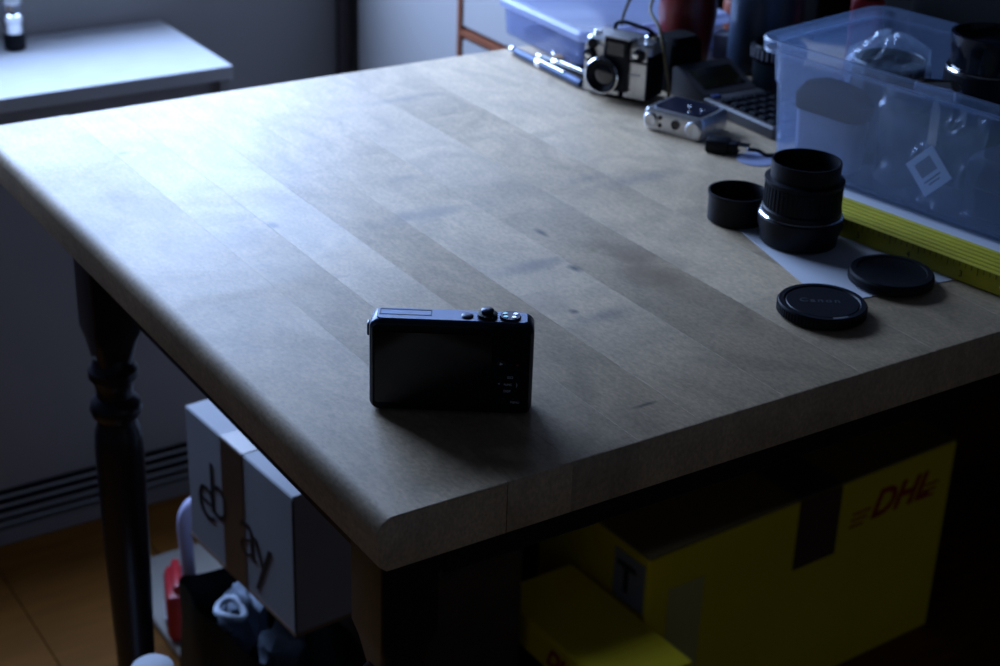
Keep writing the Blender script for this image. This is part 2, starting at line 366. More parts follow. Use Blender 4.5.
def leg(x, y):
    bm = NB(); zt = AZ
    loft(bm, [(zt-.165, .014, .014, .010), (zt-.135, .0185, .0185, .005), (zt-.125, .0208, .0208, .002), (zt, .0208, .0208, .002)], 4, (x, y, 0))
    lathe(bm, [(rr*.84, zz) for rr, zz in [(.012, 0), (.015, .003), (.016, .05), (.0195, .18), (.0245, .36), (.0262, .470), (.0245, .490), (.021, .4985), (.021, .503), (.0255, .507), (.0280, .514), (.0255, .521),
               (.0200, .526), (.0195, .532), (.0215, .540), (.0262, .545), (.0262, .552), (.0215, .557), (.020, .565)]], 32, (x, y, 0))
    return link('leg', bm, DARKW, tb, True)
for x in (.067, TL-.067):
    leg(x if x > 1 else .071, .107); leg(x if x > 1 else .069, .607)

# ------------------------------------------------------------------ compact camera, sharp in the middle
W_, H_, T_ = .0970, .0596, .0195
cu = Vector((.830, -.557)); cc = Vector((.0985, .0885)) + Vector((.557, .830))*(T_/2-.0050)
cmp_ = thing('compact_camera', 'dark blue compact camera standing alone on the table, screen towards the viewer', 'camera', (cc.x, cc.y, .7502), math.atan2(cu.y, cu.x))
swap = lambda p: (p[0], p[2], p[1])     # loft along y : (x, depth, z)
def yloft(levels, c, seg=8): return loft(NB(), levels, seg, (c[0], c[2], c[1]), mp=swap)
link('body', yloft([(-T_/2, W_/2-.002, H_/2-.002, .004), (-T_/2+.0012, W_/2-.0006, H_/2-.0006, .0052), (-T_/2+.003, W_/2, H_/2, .006), (T_/2-.003, W_/2, H_/2, .006), (T_/2-.001, W_/2-.0008, H_/2-.0008, .005), (T_/2, W_/2-.0025, H_/2-.0025, .004)], (0, 0, H_/2)), BLUEB, cmp_, True)
link('back_cover', yloft([(-T_/2-.0012, W_/2-.0022, H_/2-.0022, .0035), (-T_/2+.0002, W_/2-.0014, H_/2-.0014, .004)], (0, 0, H_/2)), BLACK, cmp_, True)
link('screen', yloft([(-T_/2-.0018, .0345, H_/2-.0065, .0015), (-T_/2-.0010, .0348, H_/2-.0062, .0018)], (-.0105, 0, H_/2)), GLOSSB, cmp_, True)
link('top_plate', loft(NB(), [(H_-.0006, W_/2-.004, T_/2-.0022, .003), (H_+.0005, W_/2-.0045, T_/2-.0028, .003)], 6), mat('blue_grey_top_plate', (.13, .17, .27), .28, metal=.7), cmp_, True)
gr = NB()
for c, s in (((-.0275, -.0018, H_+.0005), (.030, .0006, .0004)), ((-.0275, .0052, H_+.0005), (.030, .0006, .0004)), ((-.0125, .0017, H_+.0005), (.0006, .0076, .0004)), ((-.0425, .0017, H_+.0005), (.0006, .0076, .0004))): box(gr, c, s)
link('hatch_groove', gr, INK, cmp_)
link('power_button', lathe(NB(), [(.0036, H_), (.0036, H_+.0012), (.0028, H_+.0016)], 24, (.0088, -.001, 0)), BLUEB, cmp_, True)
zr = link('zoom_ring', lathe(NB(), [(.0060, H_), (.0062, H_+.0010), (.0060, H_+.0024), (.0048, H_+.0028)], 32, (.0205, 0, 0)), BLACK, cmp_, True)
link('zoom_lever', B((.0212, -.0048, H_+.002), (.005, .004, .0018), .0006, 2), BLACK, cmp_, True)
link('shutter_button', lathe(NB(), [(.0036, H_+.0028), (.0038, H_+.0048), (.0030, H_+.0054)], 24, (.0205, 0, 0)), BLUEB, cmp_, True)
dl = link('mode_dial', lathe(NB(), [(.0062, H_), (.0064, H_+.0012), (.0060, H_+.0020)], 32, (.0340, -.0005, 0)), BLUEB, cmp_, True)
for a, mm in ((2.6, MINT), (3.9, MINT), (.5, CHROME), (5.4, CHROME)):
    link('dial_mark', lathe(NB(), [(.0016, H_+.0018), (.0014, H_+.0024)], 12, (.0340+.0036*math.cos(a), -.0005+.0036*math.sin(a), 0)), mm, cmp_, True)
yb = -T_/2-.0012
def ybtn(name, x, z, rx, m, h=.0008, seg=20):
    bm = lathe(NB(), [(rx, 0), (rx, h*.6), (rx*.85, h)], seg); 
    for v in bm.verts: v.co = Vector((v.co.x+x, yb-v.co.z, v.co.y+z))
    return link(name, bm, m, cmp_, True)
px0 = -W_/2
def bz(py): return H_*(545-py)/430.0+.0054
def bx_(px): return px0 + W_*(px-125)/750.0
wh = ybtn('control_wheel', bx_(763), bz(428), .0072, BLACK, .0009, 32); ybtn('set_button', bx_(763), bz(427), .0026, GLOSSB, .0015)
ybtn('playback_button', bx_(730), bz(332), .0026, GLOSSB); ybtn('record_button', bx_(803), bz(335), .0020, BLACK); ybtn('menu_button', bx_(735), bz(512), .0026, GLOSSB); ybtn('display_button', bx_(797), bz(512), .0026, GLOSSB)
ybtn('red_dot', bx_(803), bz(335), .0007, RED, .0012, 12)
for s, x, z, sz in (('FUNC', 763, 427, .0019), ('DISP', 760, 461, .0022), ('ISO', 772, 395, .0024), ('MENU', 797, 514, .0020), ('<', 722, 427, .0026), (')', 803, 429, .0034)):
    text(s, sz, DIM, cmp_, (bx_(x), yb-.0016 if s == 'FUNC' else yb-.0010, bz(z)), (PI/2, 0, 0), depth=.00005)
tr = NB(); vs = [tr.verts.new((bx_(730)+dx, yb-.0009, bz(332)+dz)) for dx, dz in ((-.0009, .0009), (.0011, 0), (-.0009, -.0009))]; tr.faces.new(vs)
link('play_mark', tr, DIM, cmp_)
link('lens_ring', yloft([(T_/2-.001, .018, .018, .018), (T_/2+.0035, .0175, .0175, .0175)], (-.012, 0, H_/2), 12), BLACK, cmp_, True)
link('strap_loop', B((-W_/2-.0008, 0, .050), (.002, .006, .008), .0008, 2), BLUEB, cmp_, True)

# ------------------------------------------------------------------ lens, hood and caps on the right
tag(link('paper_sheet', prism(NB(), [(.447, .265), (.4035, .088), (.5085, .077), (.600, .068), (.690, .10), (.640, .275)], .7502, .7506), PAPER), 'white sheet of paper lying under the lens, ruler and clear tub', 'paper')
PZ = .7508
ln = thing('camera_lens', 'black camera lens standing upright on the white paper beside the ruler', 'lens', (.4625, .186, PZ))
link('rear_mount', lathe(NB(), [(.0270, 0), (.0288, .001), (.0297, .008), (.0316, .014), (.0318, .0215), (.0300, .0232)], 48), BLACK, ln, True)
link('silver_line', lathe(NB(), [(.0308, .0222), (.0314, .0230), (.0306, .0240)], 48), CHROME, ln, True)
fr_ = NB(); lathe(fr_, [(.0298, .0235), (.0298, .0275), (.0285, .0285), (.0285, .0465), (.0298, .0480), (.0298, .0500), (.0262, .0510)], 48)
link('focus_ring', fr_, BLACK, ln, True)
rb = NB()
for k in range(48):
    a = 2*PI*k/48; box(rb, (.0288*math.cos(a), .0288*math.sin(a), .0375), (.0006, .0018, .0165), 0, 1, Matrix.Rotation(a, 3, 'Z'))
rbo = link('grip_ribs', rb, RUB, ln)
link('front_barrel', lathe(NB(), [(.0250, .0505), (.0258, .0510), (.0260, .0630), (.0258, .0640), (.0245, .0640), (.0240, .0600), (.0232, .0500), (.0205, .0490)], 48, cap1=False), BLACK, ln, True)
link('front_glass', lathe(NB(), [(.0210, .0480), (.0200, .0490), (.0150, .0505), (.0080, .0512), (.001, .0514)], 40), GLASS, ln, True)
hd = thing('lens_hood', 'shallow hollow black ring cap left of the upright lens', 'lens cap', (.4490, .2425, .7502), 0, 'lens caps beside the lens')
link('ring', lathe(NB(), [(.0210, 0), (.0222, .001), (.0225, .020), (.0232, .0212), (.0232, .0236), (.0218, .0238), (.0212, .0225), (.0208, .004), (.0195, .0030), (.002, .0028)], 48), BLACK, hd, True)
link('inner_disc', lathe(NB(), [(.0150, .0030), (.0150, .0050), (.0140, .0056), (.003, .0056)], 32), RUB, hd, True)
c1 = thing('rear_cap', 'round black cap nearest the table front, faint lettering on top', 'lens cap', (.3905, .0815, .7502), 0, 'lens caps beside the lens')
link('disc', lathe(NB(), [(.0285, 0), (.0300, .001), (.0303, .0075), (.0296, .0088), (.0262, .0088), (.0256, .0078), (.0250, .0078), (.0244, .0084), (.002, .0084)], 56), BLACK, c1, True)
rg = NB()
for k in range(72):
    a = 2*PI*k/72; box(rg, (.0303*math.cos(a), .0303*math.sin(a), .0045), (.0010, .0013, .0058), 0, 1, Matrix.Rotation(a, 3, 'Z'))
link('grip_ridges', rg, BLACK, c1)
text('Canon', .0085, FAINT, c1, (-.0005, .002, .00850), (0, 0, -.61), depth=.00008, spacing=1.3)
tk = NB()
for k in range(9):
    a = -2.03+k*.045; box(tk, (.0275*math.cos(a), .0275*math.sin(a), .0089), (.0022, .0004, .0003), 0, 1, Matrix.Rotation(a, 3, 'Z'))
link('tick_or_glint_bars', tk, mat('ridge_glint_grey', (.16, .16, .18), .5), c1)  # pale bars paint the light caught by the cap's front ridges
c2 = thing('body_cap', 'plain black round cap right of the lettered one, leaning on the paper', 'lens cap', (.4700, .0960, .7510), 0, 'lens caps beside the lens')
link('disc', lathe(NB(), [(.0280, 0), (.0300, .0012), (.0302, .0068), (.0290, .0084), (.0250, .0086), (.0246, .0080), (.002, .0080)], 56), RUB, c2, True)
link('rim', lathe(NB(), [(.0304, .0015), (.0306, .0020), (.0306, .0040), (.0304, .0045)], 56), BLACK, c2, True)

# ------------------------------------------------------------------ folding ruler on edge
ru = thing('folding_ruler', 'yellow folding ruler closed and standing on edge along the clear tub', 'ruler', (.5185, .042, PZ), math.atan2(.117, -.020)-PI/2)
# local +y runs away from the viewer, local +x to the tub side
NS = 6; sw = .0385/NS
for k in range(NS):
    y0 = -.012 if k not in (1, 4) else -.018
    link('segment', B((sw*(k+.5), (y0+.205)/2, .0078), (sw-.0021, .205-y0, .0156), .0006), RULY, ru)
link('hinge_gap', B((.0193, .096, .0068), (.0330, .20, .0126)), RULG, ru)
tkk = NB()
for k in range(40):
    h = .006 if k % 5 == 0 else .0035
    box(tkk, (.00078, -.008+k*.005, .0156-h/2-.0008), (.0002, .0004, h))
link('tick_or_glint_bars', tkk, INK, ru)
for k, n in enumerate(('3', '4', '5', '6')): text(n, .007, INK, ru, (.00066, .03+k*.045, .006), (PI/2, 0, -PI/2), depth=.00005, name='number')
link('rivet', lathe(NB(), [(.0022, -.0006), (.0022, .0002)], 16, (0, 0, 0), 'x') if 0 else B((.0006, -.004, .0078), (.0006, .004, .004), .0002), CHROME, ru)

# ------------------------------------------------------------------ clear tub with its contents
TUBL = (.6465, .197, .7512); TR = math.atan2(.165, .986)
TM = Matrix.Translation(TUBL) @ Matrix.Rotation(TR, 4, 'Z')
tub = thing('storage_tub', 'open frosted clear plastic tub full of lens gear, right of the table', 'tub', TUBL, TR)
def tubl(z, hx, r): return (z, hx, hx+.073, r*.8)
link('shell', loft(NB(), [tubl(.000, .066, .014), tubl(.002, .069, .016), tubl(.070, .0735, .018), tubl(.073, .0755, .020), tubl(.100, .0775, .020), tubl(.1005, .0835, .024), tubl(.0985, .0850, .025), tubl(.1075, .0860, .026), tubl(.1095, .0845, .025),
                     tubl(.1080, .0770, .020), tubl(.100, .0757, .019), tubl(.073, .0740, .018), tubl(.070, .0718, .017), tubl(.0035, .0672, .014)], 8), TUB, tub, True)
def T(x, y, z=.0040): return TM @ Vector((x, y, z))
def at_tub(x, y, z=.0040): return tuple(T(x, y, z))
bl = thing('camera_lens', 'tall black zoom lens standing in the clear tub', 'lens', at_tub(.019, .004, .0070), 0)
link('barrel', lathe(NB(), [(.030, 0), (.031, .004), (.031, .055), (.0335, .060), (.0335, .092), (.0322, .0935)], 48), BLACK, bl, True)
link('front_ring', lathe(NB(), [(.0300, .0935), (.0305, .105), (.0325, .112), (.0325, .122), (.0300, .1225), (.0285, .116), (.024, .112)], 48, cap1=False), GLOSSB, bl, True)
link('silver_line', lathe(NB(), [(.0328, .0930), (.0333, .0938), (.0326, .0948)], 48), CHROME, bl, True)
link('front_glass', lathe(NB(), [(.0262, .110), (.024, .1125), (.012, .1155), (.001, .116)], 32), GLASS, bl, True)
sl = thing('camera_lens', 'short black lens wrapped in crinkled film inside the clear tub', 'lens', at_tub(.004, .086, .0070), 0)
link('barrel', lathe(NB(), [(.027, 0), (.028, .003), (.028, .050), (.0300, .056), (.0300, .082), (.0285, .084), (.0265, .078), (.002, .074)], 40), BLACK, sl, True)
link('rim', lathe(NB(), [(.0288, .0815), (.0296, .0835), (.0286, .0850), (.0278, .084)], 40, cap0=False, cap1=False), TEALB, sl, True)
# film wrapped over the short lens, crinkled
bm = NB(); rings = []
for i, (r, z) in enumerate(((.0315, .012), (.0325, .035), (.0335, .060), (.0340, .080), (.0320, .090), (.025, .094), (.018, .098), (.012, .103), (.004, .106))):
    ring = []
    for k in range(36):
        a = 2*PI*k/36; n = noise.noise(Vector((math.cos(a)*3, math.sin(a)*3, z*60)))
        rr = r*(1+.10*n) + .0015*math.sin(7*a+i); ring.append(bm.verts.new((rr*math.cos(a), rr*math.sin(a), z+.006*n)))
    rings.append(ring)
for a, b in zip(rings, rings[1:]):
    for k in range(36): bm.faces.new((a[k], a[(k+1) % 36], b[(k+1) % 36], b[k]))
link('film_wrap', bm, BAGC, sl)
link('floor_pad', loft(NB(), [(.0036, .0655, .134, .012), (.0066, .0655, .134, .012)], 6), mat('navy_foam', (.004, .007, .025), .9, bump=.3, scale=90), tub)
# bag with a bar-code label against the near wall of the tub
bg = thing('plastic_bag', 'clear plastic bag with white barcode label inside the tub', 'bag', at_tub(-.0560, -.004, .0070), TR)
bm = NB(); nx, nz_ = 22, 22; grid = []
for i in range(nx+1):
    row = []
    for j in range(nz_+1):
        u, v = i/nx, j/nz_; y = (.5-u)*(.085+.02*v); z = v*.088
        n = noise.noise(Vector((u*4, v*4, 2)))+.5*noise.noise(Vector((u*11, v*9, 5)))
        row.append(bm.verts.new((-.0025+.0075*n-.004*v, y+.004*noise.noise(Vector((v*5, 1, u))), z+.003*n*(v > .9))))
    grid.append(row)
for i in range(nx):
    for j in range(nz_): bm.faces.new((grid[i][j], grid[i+1][j], grid[i+1][j+1], grid[i][j+1]))
link('film', bm, BAGC, bg)
RL = Matrix.Rotation(-.80, 3, 'X')
lb = link('label', B((-.0100, -.006, .030), (.0006, .030, .030), .0002, 1, RL), mat('label_white', (.72, .76, .85), .5), bg)
br = NB()
for k in range(9):
    p = RL @ Vector((0, -.0075+k*.0019, .004)); box(br, (-.0104, -.006+p.y, .030+p.z), (.0002, .0012, .012), 0, 1, RL)
for k in range(2):
    p = RL @ Vector((0, 0, -.006-k*.003)); box(br, (-.0104, -.006+p.y, .030+p.z), (.0002, .018-.006*k, .0010), 0, 1, RL)
link('printed_bars', br, mat('dark_grey_ink', (.08, .085, .10), .5), lb)
tag(link('foil_packet', loft(NB(), [(0, .004, .015, .002), (.003, .007, .018, .003), (.010, .006, .017, .003), (.013, .003, .013, .002)], 4, mp=lambda p: T(-.054+p[0]+.002*math.sin(p[1]*300), .000+p[1], .092+p[2]+.002*math.sin(p[1]*420))), CHROME), 'shiny crumpled foil packet poking up at the tub rim', 'packet')
ca = thing('lens_pouch', 'dark domed pouch inside the far left corner of the tub', 'pouch', at_tub(-.0515, .096, .0070), TR)
link('base', loft(NB(), [(0, .010, .026, .006), (.004, .011, .029, .007), (.046, .0135, .031, .009)], 5), PAPB, ca, True)
link('dome', loft(NB(), [(.046, .0145, .033, .010), (.058, .0150, .034, .011), (.068, .011, .027, .010), (.072, .006, .014, .006)], 6), FLATB, ca, True)
lc = thing('lens_case', 'small dark blue cylindrical case in the tub behind the barcode bag', 'case', at_tub(-.032, .040, .0070), TR)
link('body', lathe(NB(), [(.018, 0), (.0195, .002), (.0195, .060), (.018, .062)], 32), mat('navy_case', (.012, .016, .04), .6, spec=.2), lc, True); link('lid', lathe(NB(), [(.0185, .0622), (.0198, .064), (.0198, .074), (.017, .077)], 32), FLATB, lc, True)
dk = thing('accessory_case', 'flat black case lying along the tub floor beneath the barcode bag', 'case', at_tub(-.030, -.075, .0070), TR)
link('lower_half', loft(NB(), [(0, .022, .040, .006), (.002, .024, .042, .006), (.024, .024, .042, .006)], 4), mat('navy_case', (.015, .02, .05), .5), dk, True)
link('upper_half', loft(NB(), [(.0248, .024, .042, .006), (.044, .024, .042, .006), (.048, .021, .039, .006)], 4), mat('navy_case', (.015, .02, .05), .5), dk, True)

tag(link('round_lid', lathe(NB(), [(.0150, 0), (.0165, .0003), (.0165, .0009), (.0150, .0012), (.001, .0012)], 40, (.5520, .3390, .7502)), LIDM, None, True), 'small translucent disc lid at the far corner of the tub', 'lid')

# ------------------------------------------------------------------ retro camera
ru_, rv_ = Vector((.0292, -.058)).normalized(), Vector((.8933, .4497))
rc = thing('film_camera', 'retro silver-fronted film camera with black lens block and handle', 'camera', (.5425, .530, .7502), math.atan2(ru_.y, ru_.x))
# local x = right along the front, local y = depth (away from the window side), z up
RW, RH, RD = .068, .056, .036
link('body', loft(NB(), [(.003, RW/2-.001, RD/2-.001, .006), (.004, RW/2, RD/2, .007), (RH-.012, RW/2, RD/2, .007), (RH-.011, RW/2-.0005, RD/2-.0005, .007)], 6, (0, RD/2, 0)), FLATB, rc, True)
link('base_plate', loft(NB(), [(0, .022, .012, .004), (.0032, .024, .014, .004)], 5, (0, RD/2, 0)), BLACK, rc, True)
link('top_cover', loft(NB(), [(RH-.011, RW/2, RD/2, .007), (RH-.003, RW/2, RD/2, .007), (RH-.0005, RW/2-.002, RD/2-.002, .006)], 6, (0, RD/2, 0)), SILVER, rc, True)
def yb(c, s, bev=.0006, seg=2): return B(c, s, bev, seg)
link('front_panel', yb((-.0225, -.0008, .0265), (.0200, .0022, .0450)), SILVER, rc)
link('front_panel', yb((.0205, -.0008, .0210), (.0220, .0022, .0345)), SILVER, rc)
link('front_panel', yb((.0225, -.0008, .0460), (.0180, .0022, .0120)), SILVER, rc)
link('front_panel', yb((-.004, -.0008, .0070), (.0170, .0022, .0060)), SILVER, rc)
link('lens_block', yb((.0015, -.003, .0290), (.0255, .007, .0400), .0015), BLACK, rc, )
vf = link('viewfinder_block', yb((.0015, .004, .0500), (.0240, .020, .0165), .001), BLACK, rc)
link('viewfinder_glass', yb((.0015, -.0064, .0490), (.0170, .0008, .0120), .0002), GLASS, vf)
link('viewfinder_cap', yb((.0015, .008, .0590), (.0270, .026, .0020), .0006), SILVER, rc)
def yl(name, prof, x, z, m, par=rc, seg=32, cap1=True, cap0=True):
    bm = lathe(NB(), prof, seg, cap0=cap0, cap1=cap1)
    for v in bm.verts: v.co = Vector((v.co.x+x, -v.co.z, v.co.y+z))
    return link(name, bm, m, par, True)
lr = yl('lens_barrel', [(.0165, .004), (.0165, .012), (.0158, .0135), (.0145, .0135), (.0140, .0125), (.0100, .009)], -.009, .0235, BLACK, cap1=False)
yl('chrome_ring', [(.0168, .0095), (.0172, .0105), (.0172, .0120), (.0160, .0130)], -.009, .0235, CHROME, lr, 32, False, False)
yl('lens_glass', [(.0125, .0070), (.0100, .0092), (.0050, .0105), (.001, .0108)], -.009, .0235, GLASS, lr)
yl('flash_socket', [(.0050, .0018), (.0050, .0030), (.0042, .0032)], -.0245, .0490, BLACK)
k1 = yl('knob', [(.0058, .0018), (.0058, .0055), (.0050, .0062)], -.0265, .0385, BLACK)
yl('knob_centre', [(.0030, .0060), (.0030, .0072), (.0022, .0076)], -.0265, .0385, CHROME, k1)
k2 = yl('knob', [(.0062, .0018), (.0062, .0050), (.0052, .0058)], .0235, .0455, BLACK)
yl('knob_centre', [(.0030, .0056), (.0030, .0068), (.0022, .0072)], .0215, .0465, CHROME, k2)
link('winder', lathe(NB(), [(.0068, RH-.0008), (.0070, RH+.0035), (.0062, RH+.0042)], 28, (.0255, .020, 0)), CHROME, rc, True)
link('shutter_button', lathe(NB(), [(.0040, RH-.0008), (.0040, RH+.0022), (.0034, RH+.0028)], 24, (-.0265, .012, 0)), CHROME, rc, True)
link('name_plate', yb((.0200, -.0024, .0265), (.0120, .0006, .0014), .0001), DIM, rc)
link('carrying_handle', tube(NB(), spline([(-.016, .026, RH-.001), (-.0155, .026, RH+.007), (-.008, .026, RH+.010), (.006, .026, RH+.0085), (.018, .026, RH+.0065), (.026, .028, RH+.001)], 5), .0020, 8), BLACK, rc, True)
tag(link('leather_case', loft(NB(), [(0, .017, .016, .006), (.003, .019, .018, .007), (.046, .018, .017, .007), (.052, .014, .012, .006)], 6, (.6155, .532, .7502)), FLATB, None, True), 'soft black leather case behind the retro film camera', 'case')
tag(link('cord', tube(NB(), spline([(.5745, .4895, .7522), (.5735, .4900, .770), (.5705, .4930, .790), (.5700, .4985, .806), (.5725, .5090, .820), (.578, .530, .8285), (.594, .548, .835), (.612, .568, .842), (.622, .600, .84), (.618, .622, .80), (.616, .628, .7525)], 6), .0016, 8), OLIVE, None, True), 'olive brown cord looping up over the retro camera corner', 'cord')

# ------------------------------------------------------------------ small silver device
sd = thing('pocket_camera', 'small silver round-cornered pocket camera lying before the calculator', 'camera', (.5257, .4220, .7502), math.atan2(-.056, .021))
SW, SD_, SH = .061, .046, .0200
link('body', loft(NB(), [(.0005, SW/2-.003, SD_/2-.001, .003), (.003, SW/2-.0005, SD_/2, .004), (.010, SW/2, SD_/2, .004), (.017, SW/2-.0005, SD_/2, .004), (SH, SW/2-.003, SD_/2-.001, .003)], 6, (0, SD_/2, 0)), SILVER, sd, True)
link('top_panel', loft(NB(), [(SH-.0002, SW/2-.007, SD_/2-.005, .003), (SH+.0010, SW/2-.0075, SD_/2-.0055, .003)], 5, (0, SD_/2+.001, 0)), BLUEB, sd, True)
for s, r in ((-1, .0068), (1, .0082)):
    q = yl('end_cap', [(r, -.001), (r, .0012), (r*.8, .0022), (r*.3, .0016)], s*(SW/2-.0085), .0098, SILVER, sd)
yl('lens', [(.0042, -.001), (.0042, .0012), (.0030, .0008)], .0035, .0105, GLOSSB, sd)
yl('window', [(.0020, -.001), (.0020, .0007)], -.0125, .0135, GLOSSB, sd, 16); yl('window', [(.0020, -.001), (.0020, .0007)], -.0125, .0065, GLOSSB, sd, 16)
for x, y in ((.010, .012), (.002, .026), (.016, .024)): link('top_button', lathe(NB(), [(.0022, SH+.0008), (.0020, SH+.0022)], 16, (x, y, 0)), CHROME, sd, True)

# ------------------------------------------------------------------ pens and clutter by the flat box
pn = thing('pen', 'silver-blue metal pen with round bright end, at the table back edge', 'pen', (.5350, .6930, .7550), math.atan2(-.125, -.003), 'pens at the table back edge')
def xl(name, prof, m, par, seg=20, c=(0, 0, 0)): return link(name, lathe(NB(), prof, seg, c, 'x'), m, par, True)
xl('barrel', [(.0028, .004), (.0040, .010), (.0044, .050), (.0044, .118), (.0036, .124)], mat('steel_blue', (.06, .085, .15), .45, metal=.6), pn)
xl('end_ball', [(.0010, -.005), (.0036, -.003), (.0045, .0005), (.0034, .004), (.0028, .005)], CHROME, pn)
xl('collar', [(.0046, .047), (.0048, .048), (.0048, .054), (.0046, .055)], CHROME, pn)
link('clip', B((.075, -.002, .0045), (.045, .003, .0012), .0004), CHROME, pn)
p2 = thing('pen', 'black pen with silver clip lying close behind the blue pen', 'pen', (.5480, .6600, .7545), math.atan2(-.10, .006), 'pens at the table back edge')
xl('barrel', [(.0030, .0), (.0042, .006), (.0042, .080), (.0030, .086)], GLOSSB, p2); xl('collar', [(.0043, .020), (.0045, .021), (.0045, .026), (.0043, .027)], CHROME, p2)
link('clip', B((.050, -.002, .0045), (.035, .0025, .0012), .0004), CHROME, p2)
xl('tip', [(.0012, -.008), (.0028, 0)], CHROME, p2)
for i, (x, y, lb_) in enumerate(((.5625, .652, 'small tan metal clip behind the black pen'), (.5620, .618, 'small dark metal clip nearest the retro camera'))):
    t = thing('clip', lb_, 'clip', (x, y, .7502), -.5+.9*i)
    link('body', B((0, 0, .003), (.010, .014, .006), .001, 2), TANL if i == 0 else BLACK, t); link('wire_loop', tube(NB(), spline([(-.004, .006, .005), (-.004, .012, .007), (.004, .012, .007), (.004, .006, .005)], 5), .0008, 6), CHROME, t, True)

# ------------------------------------------------------------------ flat clear storage box at the back
sb = thing('storage_box', 'flat milky plastic box with lid and papers, at the table back corner', 'box', (.6525, .685, .7502), math.radians(-1.8))
SX, SY = .088, .077
link('tray', loft(NB(), [(0, SX-.004, SY-.004, .008), (.002, SX-.002, SY-.002, .008), (.030, SX, SY, .008), (.030, SX-.0018, SY-.0018, .007), (.003, SX-.0042, SY-.0042, .006)], 5), BOXM, sb, True)
lid = link('lid', loft(NB(), [(.0305, SX+.001, SY+.001, .009), (.0305, SX+.004, SY+.004, .010), (.0365, SX+.004, SY+.004, .010), (.0395, SX+.001, SY+.001, .009), (.0395, SX-.004, SY-.004, .008), (.0375, SX-.006, SY-.006, .008)], 5), LIDM, sb, True)
for k, (z, hx, hy, m, nm) in enumerate(((.004, .070, .058, PAPB, 'blue-grey printed leaflet in the flat box, lower one'), (.011, .055, .050, CARDW, 'white envelope lying on the leaflet in the flat box'))):
    tag(link('leaflet' if k == 0 else 'envelope', loft(NB(), [(0, hx, hy, .003), (.0055, hx, hy, .003)], 3, (.6525, .688, .7502+z)), m), nm, 'paper')

# ------------------------------------------------------------------ things behind the retro camera
vs_ = thing('vase', 'dark red rounded vase behind the retro camera', 'vase', (.657, .572, .7502))
link('body', lathe(NB(), [(.0170, 0), (.0200, .002), (.0225, .012), (.0262, .035), (.0285, .060), (.0270, .085), (.0200, .105), (.0120, .118), (.0100, .135), (.0125, .142), (.0105, .142), (.008, .132)], 40), VASE, vs_, True)
fk = thing('flask', 'tall dark blue-grey metal flask behind the calculator', 'flask', (.7350, .5450, .7502))
link('body', lathe(NB(), [(.0330, 0), (.0355, .002), (.0360, .110), (.0340, .116), (.0280, .120)], 48), BOTB, fk, True)
link('cap', lathe(NB(), [(.0275, .120), (.0285, .122), (.0285, .150), (.0260, .154)], 40), BLACK, fk, True)
link('band', lathe(NB(), [(.0362, .098), (.0365, .0985), (.0365, .103), (.0362, .1035)], 48), TEALB, fk, True)
s2 = thing('camera_lens', 'short dark slate lens with knurled ring between calculator and tub', 'lens', (.6920, .4760, .7502))
link('barrel', lathe(NB(), [(.0215, 0), (.0225, .001), (.0235, .030), (.0245, .032)], 40), TEALB, s2, True)
link('knurled_ring', lathe(NB(), [(.0245, .032), (.0255, .034), (.0255, .046), (.0240, .048), (.0215, .048), (.0205, .043), (.002, .042)], 40), BLACK, s2, True)
kb = NB()
for k in range(30):
    a = 2*PI*k/30; box(kb, (.0258*math.cos(a), .0258*math.sin(a), .040), (.0014, .0026, .009), .0003, 1, Matrix.Rotation(a, 3, 'Z'))
link('knurls', kb, GREYP, s2)
# calculator: keypad part and raised display part
cl = thing('calculator', 'grey desk calculator with raised display and dark keys', 'calculator', (.5975, .3690, .7502), 0)
CW, CLN, CH = .067, .100, .011
link('base', loft(NB(), [(0, CW/2-.001, CLN/2-.001, .003), (.001, CW/2, CLN/2, .004), (CH-.002, CW/2, CLN/2, .004), (CH, CW/2-.002, CLN/2-.002, .003)], 5, (CW/2, CLN/2, 0)), GREYC, cl, True)
hdm = NB(); prof = [(CLN-.001, 0), (CLN+.050, 0), (CLN+.050, .026), (CLN+.044, .0285), (CLN-.001, CH)]
a = [hdm.verts.new((.001, y, z)) for y, z in prof]; b = [hdm.verts.new((CW-.001, y, z)) for y, z in prof]
for i in range(5): hdm.faces.new((a[i], a[(i+1) % 5], b[(i+1) % 5], b[i]))
hdm.faces.new(a[::-1]); hdm.faces.new(b)
bmesh.ops.bevel(hdm, geom=hdm.edges[:], offset=.0012, segments=2, affect='EDGES')
dh = link('display_housing', hdm, GREYC, cl, True)
tilt = math.atan2(.0285-CH, .045)
link('display', B((CW/2, CLN+.0215, CH+.0092), (CW-.018, .028, .0012), .0004, 1, Matrix.Rotation(tilt, 3, 'X')), DISP, dh)
key = None
for i in range(5):
    for j in range(6):
        o = link('key', B((0, 0, 0), (.0098, .0088, .0040), .0010, 2), BLACK, cl) if key is None else key.copy()
        if key is None: key = o
        else: COL.objects.link(o)
        o.location = (.0105+i*.0115, .0115+j*.0130, CH+.0012)
link('function_key', B((.010, CLN-.007, CH+.001), (.009, .006, .003), .0008, 2), mat('blue_key', (.05, .08, .25), .4), cl)
# black plug with silver end
pg = thing('plug', 'small black adapter with silver end beside the tub corner', 'adapter', (.5405, .3640, .7502), -.95)
link('body', B((-.008, 0, .006), (.020, .016, .012), .002, 2), BLACK, pg, True)
link('collar', B((.006, 0, .006), (.009, .012, .009), .001, 2), BLACK, pg, True)
link('connector', B((.014, .001, .0075), (.010, .010, .004), .0008, 1), CHROME, pg)
link('cable', tube(NB(), spline([(.018, 0, .006), (.026, .004, .005), (.034, .002, .003), (.042, .008, .0025)], 5), .0018, 8), BLACK, pg, True)
